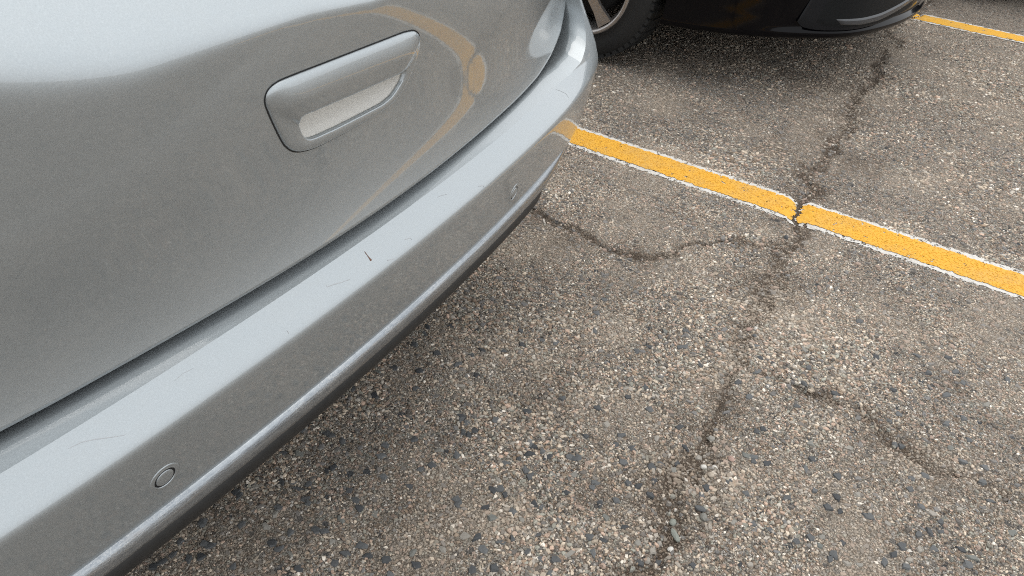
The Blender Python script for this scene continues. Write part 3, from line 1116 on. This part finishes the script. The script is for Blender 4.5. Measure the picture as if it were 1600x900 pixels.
def side_loop(sides):
    out = []
    for pts, n in zip(sides, N_SIDE):
        P = np.array(pts, float)
        c = np.concatenate([[0], np.cumsum(np.hypot(*(P[1:] - P[:-1]).T))])
        q_ = np.linspace(0, c[-1], n + 1)[:-1]
        out.append(np.stack([np.interp(q_, c, P[:, 0]), np.interp(q_, c, P[:, 1])], 1))
    X = np.concatenate(out)
    for _ in range(5):
        X = (np.roll(X, 1, 0) + 2 * X + np.roll(X, -1, 0)) / 4
    return X


LO, LI = side_loop(O_SIDES), side_loop(H_SIDES)
NH = len(LO)
side_id = np.repeat([0, 1, 2, 3], N_SIDE).astype(float)
top = (side_id == 1).astype(float)
for _ in range(50):
    top = (np.roll(top, 1) + 2 * top + np.roll(top, -1)) / 4
width_ = np.hypot(*(LO - LI).T)


def on_gate(uz, off):
    return np.stack([uz[:, 0], gate_v(uz[:, 0], uz[:, 1]) - off, uz[:, 1]], -1)


def grow(L, d):
    t_ = np.roll(L, -1, 0) - np.roll(L, 1, 0)
    n_ = np.stack([-t_[:, 1], t_[:, 0]], 1); n_ /= np.linalg.norm(n_, axis=1, keepdims=True)
    return L + n_ * d


rings = [on_gate(LO, -.004), on_gate(LO, .0003)]
for t_ in (.015, .04, .08, .13, .19, .26, .34, .42, .50, .56, .62, .70, .78, .86, .92, .96, .985, 1.0):
    X = LO + (LI - LO) * t_
    edge = .0024 * (1 - math.exp(-t_ / .03))
    # the grip above the pocket: rounded at the top, then a flatter face falling inwards below its fold
    bar = .0088 * math.sin(min(1.0, t_ / .56) * math.pi / 2) ** .9 if t_ < .56 else .0088 - .0012 * ((t_ - .56) / .44)
    rim = .0016 * math.sin(math.pi * min(1, t_ * .98)) ** .7
    h_ = .0004 + edge + bar * top + rim * (1 - top)
    h_ = h_ - (.0016 * max(0, (t_ - .92) / .08) ** 2)
    rings.append(on_gate(X, h_))
rings.append(on_gate(grow(LI, -.0008), .0005 + .007 * top))
rings.append(on_gate(grow(LI, -.0010), -.0015 + .005 * top))
GH = np.stack(rings)
handle = mk('tailgate_handle', GH.reshape(-1, 3), grid_faces(GH.shape[0], NH, True), SILVER, silver)
# the tailgate skin is open behind the garnish
def inside(P, L):
    c = np.zeros(len(P), bool)
    for a, b in zip(L, np.roll(L, -1, 0)):
        k = (a[1] > P[:, 1]) != (b[1] > P[:, 1])
        xi = a[0] + (P[:, 1] - a[1]) / (b[1] - a[1] + 1e-12) * (b[0] - a[0])
        c ^= k & (P[:, 0] < xi)
    return c


GV = GA.reshape(-1, 3)
inn = inside(GV[:, [0, 2]], grow(LO, -.0015))
tailgate = mk('tailgate', GV, GATE_F[~inn[GATE_F].all(1)], SILVER, silver)
# black ring painting the shadow of the gap round the garnish
gr_ = np.stack([on_gate(grow(LO, .0014), .0005), on_gate(grow(LO, -.002), .0006)])
mk('groove', gr_.reshape(-1, 3), grid_faces(2, NH, True), GAP_BLACK, handle)
# scoop behind the opening: its floor runs back and slightly up from the lower edge
pc = np.array([-.028, .742])
pk = []
for sc_, up__, dp_ in ((1.012, 0, -.0005), (1.0, .0, .002), (.985, .002, .008), (.965, .006, .018), (.94, .011, .029), (.90, .016, .038), (.80, .020, .042), (.4, .020, .043), (.01, .020, .043)):
    P_ = pc + (LI - pc) * sc_
    low = np.clip((pc[1] + .016 - P_[:, 1]) / .03, 0, 1)
    P_[:, 1] += up__ * low
    pk.append(on_gate(P_, -dp_))
pk = np.stack(pk)
mk('handle_pocket', pk.reshape(-1, 3), grid_faces(pk.shape[0], NH, True), DUSTY_SKYLIT, handle)


# parking sensors
def skin_point(u, z, out=0.0):
    i = int(np.argmin(np.abs(PL[:, 0] - u)))
    ins = float(skin_inset(np.array([z]), np.array([UP[i]]))[0])
    p = np.array([PL[i, 0] + INW[i, 0] * (ins - out), PL[i, 1] + INW[i, 1] * (ins - out), z])
    return p, i


def skin_frame(u, z):
    p, i = skin_point(u, z)
    pa, _ = skin_point(u, z + .004); pb, _ = skin_point(u, z - .004)
    up_ = pa - pb; up_ /= np.linalg.norm(up_)
    rt_ = np.array([tan[i, 0], tan[i, 1], 0])
    nn = np.cross(rt_, up_); nn /= np.linalg.norm(nn)
    return p, rt_, up_, nn


def lathe_on(name, prof, p, rt_, up_, nn, mat, parent, n=56):
    V = []
    for r, h in prof:
        for k in range(n):
            t = 2 * math.pi * k / n
            V.append(p + rt_ * r * math.cos(t) + up_ * r * math.sin(t) + nn * h)
    return mk(name, V, grid_faces(len(prof), n, True)[:, ::-1], mat, parent)


for su, sz_ in ((-.386, .443), (.388, .437)):
    p, rt_, up_, nn = skin_frame(su, sz_)
    sen = lathe_on('parking_sensor', [(.0188, -.001), (.0182, .0004), (.0172, .0010), (.0160, .0006), (.0145, .0009), (.0137, .0012), (.0130, .0008), (.0126, -.0010)],
                   p, rt_, up_, nn, SILVER, silver)
    lathe_on('sensor_gap', [(.0129, .0001), (.0098, .0001)], p, rt_, up_, nn, GAP_BLACK, sen)
    lathe_on('sensor_disc', [(.0106, -.0004), (.0104, .0008), (.0099, .0011), (.006, .0013), (.0004, .0014)], p, rt_, up_, nn, SILVER, sen)


# scuffs and scratches on the bumper
def scratch(name, pts, w, mat, label=None):
    V = []
    P = [skin_point(u, z, .0004)[0] for u, z in pts]
    for j, p in enumerate(P):
        d = P[min(j + 1, len(P) - 1)] - P[max(j - 1, 0)]; d = d / (np.linalg.norm(d) + 1e-9)
        i = int(np.argmin(np.abs(PL[:, 0] - p[0])))
        nn = np.array([-INW[i, 0], -INW[i, 1], 1.0]) / math.sqrt(2)
        s_ = np.cross(d, nn); s_ /= np.linalg.norm(s_) + 1e-9
        ww = w[j] if hasattr(w, '__len__') else w * (.3 + .7 * math.sin(math.pi * (j + .5) / len(P)))
        V += [p + s_ * ww / 2, p - s_ * ww / 2]
    F = [(2 * j, 2 * j + 1, 2 * j + 3, 2 * j + 2) for j in range(len(P) - 1)]
    o = mk(name, V, F, mat, bumper, smooth=False)
    if label: o['label'] = label
    return o


scratch('scuff_mark', [(-.0335, .5408), (-.0330, .5385), (-.0322, .5362), (-.0328, .5340), (-.0345, .5322), (-.0368, .5306), (-.0385, .5300)],
        [.0006, .0012, .0010, .0016, .0022, .0036, .0008], SCUFF, 'brown gouge on top of the bumper')
for pts, w in (([(-.120, .536), (-.111, .5345), (-.103, .5325), (-.094, .5300), (-.087, .528)], .0009),
               ([(.040, .527), (.045, .525), (.050, .5225)], .0008),
               ([(-.452, .541), (-.440, .540), (-.428, .5365), (-.418, .5320), (-.412, .528)], .0007),
               ([(.622, .547), (.630, .541), (.638, .533), (.645, .525)], .0009),
               ([(.14, .541), (.149, .5395), (.158, .537)], .0006),
               ([(-.20, .524), (-.196, .521)], .0012), ([(.235, .522), (.241, .5195), (.245, .5170)], .0012),
               ([(-.01, .521), (-.004, .518)], .0011), ([(-.335, .541), (-.326, .542), (-.318, .541)], .0004)):
    scratch('scratch', pts, w, SCRATCH)

# rest of the silver car: body, glass, wheels
rear_v = .30
hw = .968
half_pts = [(0, .19), (.45, .20), (.70, .23), (.80, .27), (.90, .34), (hw - .01, .50), (hw, .8), (hw, 3.6), (hw - .04, 4.0), (.80, 4.28), (.55, 4.42), (0, 4.50)]
L0 = plan_loop(half_pts, 260)
ys_ = L0[:, 1]
loops = []
for z, d in ((.25, .10), (.28, .03), (.33, .012), (.45, .004), (.55, .0), (.65, .004), (.75, .012), (.85, .026), (.93, .045), (.97, .075)):
    Li = inset_loop(L0, d)
    nose = sstep(3.4, 4.5, Li[:, 1])
    zz = z - np.where(z > .8, (z - .8) * 1.0 * nose, 0)
    loops.append(np.concatenate([Li, (zz if hasattr(zz, '__len__') else np.full(len(Li), zz))[:, None]], 1))
# finer rows so that the wheel arches cut cleanly
fine = []
for a, b in zip(loops[:-1], loops[1:]):
    for s_ in range(4): fine.append(a + (b - a) * s_ / 4)
fine.append(loops[-1])
WY, WZ, WR = .86, .315, .315
V, F = loop_mesh(fine, arches=((WY, WZ, .365), (3.62, WZ, .365)), cap_top=True)
mk('body', V, F, SILVER, silver)
greenhouse(silver, SILVER, .885, 3.30, 2.45, .42, .24, .955, 1.56, .17)
for y in (WY, 3.62):
    for s_ in (-1, 1):
        wheel(silver, s_ * .955, y, WZ, WR - .0055, .205, .205, s_)
# floor pan and dark wheel wells
bx = [(-.70, .36, .26), (.70, .36, .26), (.72, 4.2, .26), (-.72, 4.2, .26)]
bx = [np.array(b) for b in bx] + [np.array(b) + np.array([0, 0, .5]) for b in bx]
mk('floor_pan', bx, [(3, 2, 1, 0), (4, 5, 6, 7), (0, 1, 5, 4), (1, 2, 6, 5), (2, 3, 7, 6), (3, 0, 4, 7)], UNDER, silver, smooth=False)
for s_ in (-1, 1):       # tail lamps on the corner pillars
    lv = []
    for z in np.linspace(.98, 1.36, 8):
        for a in np.linspace(0, 1, 6):
            lv.append((s_ * (.74 + .16 * a - .10 * (z - .98)), .20 + .10 * a ** 2 + .12 * (z - .98), z))
    fq = grid_faces(8, 6)
    mk('tail_lamp', lv, fq if s_ > 0 else fq[:, ::-1], LAMP_RED, silver)
    hv = []
    for z in np.linspace(.66, .78, 5):
        for a in np.linspace(0, 1, 8):
            hv.append((s_ * (.52 + .36 * a), 4.475 - .28 * a ** 2.2 - .25 * (z - .66), z))
    fq = grid_faces(5, 8)
    mk('headlight', hv, fq[:, ::-1] if s_ > 0 else fq, LAMP_CLEAR, silver)
    mv = [(s_ * (.90 + a * .20), 2.95 + b * .10, 1.00 + c * .16) for a in (0, 1) for b in (0, 1) for c in (0, 1)]
    mk('wing_mirror', mv, [(0, 1, 3, 2), (4, 6, 7, 5), (0, 4, 5, 1), (2, 3, 7, 6), (0, 2, 6, 4), (1, 5, 7, 3)], SILVER, silver, smooth=False)

# ------------------------------------------------------------------ the black car in the next bay
black = empty('black_car', (3.80, .375, 0), 0, 'black car in the bay beyond the silver one, showing its bumper corner and front wheel', 'car',
              'black cars parked beyond the yellow line')
PX = [0, .15, .29, .45, .62, .83, .92, .98, 1.0]
PY = [0, .008, .034, .082, .155, .395, .56, .75, 1.0]
half_pts = list(zip(PX, PY)) + [(1.0, 1.2), (1.0, 3.9), (.97, 4.2), (.85, 4.40), (.55, 4.52), (0, 4.58)]
LB = plan_loop(half_pts, 320)
loops = []
for z, d in ((.214, .10), (.212, .035), (.218, .012), (.228, .002), (.240, .000), (.246, .002), (.252, .016), (.27, .015), (.30, .009), (.36, .004), (.45, .0), (.55, .0), (.62, .004), (.70, .012), (.78, .03), (.86, .055), (.89, .09)):
    far = sstep(1.2, 1.6, LB[:, 1])
    near = 1 - far
    dd = d * near + far * (min(d, .012) if z < .6 else d)
    # the flank is plain: the lip and its groove belong to the front corner only
    sidek = sstep(.20, .44, LB[:, 1])
    dd = np.where(z < .33, dd * (1 - sidek) + sidek * (d if z < .22 else .006), dd)
    Li = inset_loop(LB, dd)
    hood = 1 - sstep(.0, 1.3, Li[:, 1])
    zz = z - np.where(z > .7, (z - .7) * .75 * hood, 0)
    loops.append(np.concatenate([Li, (zz * np.ones(len(Li)))[:, None]], 1))
fine = []
for a, b in zip(loops[:-1], loops[1:]):
    ns = 1 if abs(b[0, 2] - a[0, 2]) < .02 else 4
    for s_ in range(ns): fine.append(a + (b - a) * s_ / ns)
fine.append(loops[-1])
BWY, BWR = 1.12, .315
V, F = loop_mesh(fine, arches=((BWY, BWR, .355), (3.75, BWR, .355)), cap_top=True)
mk('body', V, F, BLACK_PAINT, black)
greenhouse(black, BLACK_PAINT, .86, 1.25, 2.05, 3.55, 4.15, .885, 1.42, .20)
for y in (BWY, 3.75):
    for s_ in (-1, 1):
        wheel(black, s_ * .985, y, BWR, BWR - .0055, .205, .205, s_)
bx = [(-.60, .32, .218), (.60, .32, .218), (.74, .78, .218), (.74, 4.0, .218), (-.74, 4.0, .218), (-.74, .78, .218)]
bx = [np.array(b) for b in bx] + [np.array(b) + np.array([0, 0, .45]) for b in bx]
mk('floor_pan', bx, [(5, 4, 3, 2, 1, 0), (6, 7, 8, 9, 10, 11)] + [(k, (k + 1) % 6, (k + 1) % 6 + 6, k + 6) for k in range(6)], UNDER, black, smooth=False)


def by(dx):
    return np.interp(np.abs(dx), LB[:320, 0][np.argsort(LB[:320, 1])][:200], np.sort(LB[:320, 1])[:200])


# panels wrapped on the bumper corner, mirrored
fx, fy = LB[:320, 0], LB[:320, 1]
kf = fy < 1.1
fx, fy = fx[kf], fy[kf]


def wrap_panel(name, lo, hi, out, mat, parent, s_, n=40, m=10, edge=.006):
    """lo, hi: lists of (dx, z) for the lower and upper edge along the bumper; out: how proud of the body"""
    lo = np.array(lo, float); hi = np.array(hi, float)
    t = np.linspace(0, 1, n)
    tl = np.linspace(0, 1, len(lo)); th_ = np.linspace(0, 1, len(hi))
    lx_, lz = np.interp(t, tl, lo[:, 0]), np.interp(t, tl, lo[:, 1])
    hx_, hz = np.interp(t, th_, hi[:, 0]), np.interp(t, th_, hi[:, 1])
    for arr in (lx_, lz, hx_, hz):
        for _ in range(4): arr[1:-1] = (arr[:-2] + 2 * arr[1:-1] + arr[2:]) / 4
    V = []
    for j in range(m):
        b = j / (m - 1)
        x = lx_ + (hx_ - lx_) * b; z = lz + (hz - lz) * b
        y = np.interp(x, fx, fy)
        sl_ = np.gradient(y) / (np.gradient(x) + 1e-9)
        L_ = np.sqrt(1 + sl_ ** 2)
        o_ = np.full(n, out)
        if j in (0, m - 1): o_[:] = out - edge
        o_[0] = o_[-1] = out - edge
        V.append(np.stack([s_ * (x + o_ * sl_ / L_), y - o_ / L_, z], -1))
    V = np.stack(V)
    f_ = grid_faces(m, n)
    return mk(name, V.reshape(-1, 3), f_ if s_ > 0 else f_[:, ::-1], mat, parent)


for s_ in (-1, 1):
    bz = wrap_panel('bumper_bezel', [(.762, .283), (.745, .262), (.70, .2525), (.60, .252), (.46, .256), (.30, .272), (.12, .30)],
                    [(.735, .40), (.70, .43), (.62, .44), (.55, .44), (.45, .435), (.30, .43), (.12, .42)], .0012, DARK_TRIM, black, s_, edge=.003)
    wrap_panel('bezel_inset', [(.715, .284), (.69, .270), (.62, .263), (.50, .262), (.36, .272), (.20, .292)],
               [(.70, .37), (.67, .40), (.62, .405), (.50, .405), (.36, .40), (.20, .395)], .0030, INSET, bz, s_, edge=.002)
    wrap_panel('corner_reflector', [(.640, .2745), (.56, .268), (.46, .272), (.34, .293), (.22, .318)],
               [(.660, .2965), (.56, .2950), (.46, .3010), (.34, .3200), (.22, .340)], .0080, REFLECTOR, bz, s_, edge=.005, m=7)
    hv = []
    for z in np.linspace(.60, .70, 5):
        for a in np.linspace(0, 1, 10):
            x = .45 + .45 * a
            y = float(np.interp(x, fx, fy))
            hv.append((s_ * (x + .004), y - .006 + .25 * (z - .60), z))
    fq = grid_faces(5, 10)
    mk('headlight', hv, fq if s_ > 0 else fq[:, ::-1], LAMP_CLEAR, black)
    mv = [(s_ * (.93 + a * .20), 1.75 + b * .10, .94 + c * .15) for a in (0, 1) for b in (0, 1) for c in (0, 1)]
    mk('wing_mirror', mv, [(0, 1, 3, 2), (4, 6, 7, 5), (0, 4, 5, 1), (2, 3, 7, 6), (0, 2, 6, 4), (1, 5, 7, 3)], BLACK_PAINT, black, smooth=False)


def copy_tree(o, parent=None):
    c = o.copy(); COL.objects.link(c); c.parent = parent
    for ch in list(o.children): copy_tree(ch, c)
    return c


other = copy_tree(black)
other.location = (6.17, -.52, 0)
other['label'] = 'dark car beyond the second yellow line, only its shaded edge at the top right corner'
other.name = 'black_car.001'
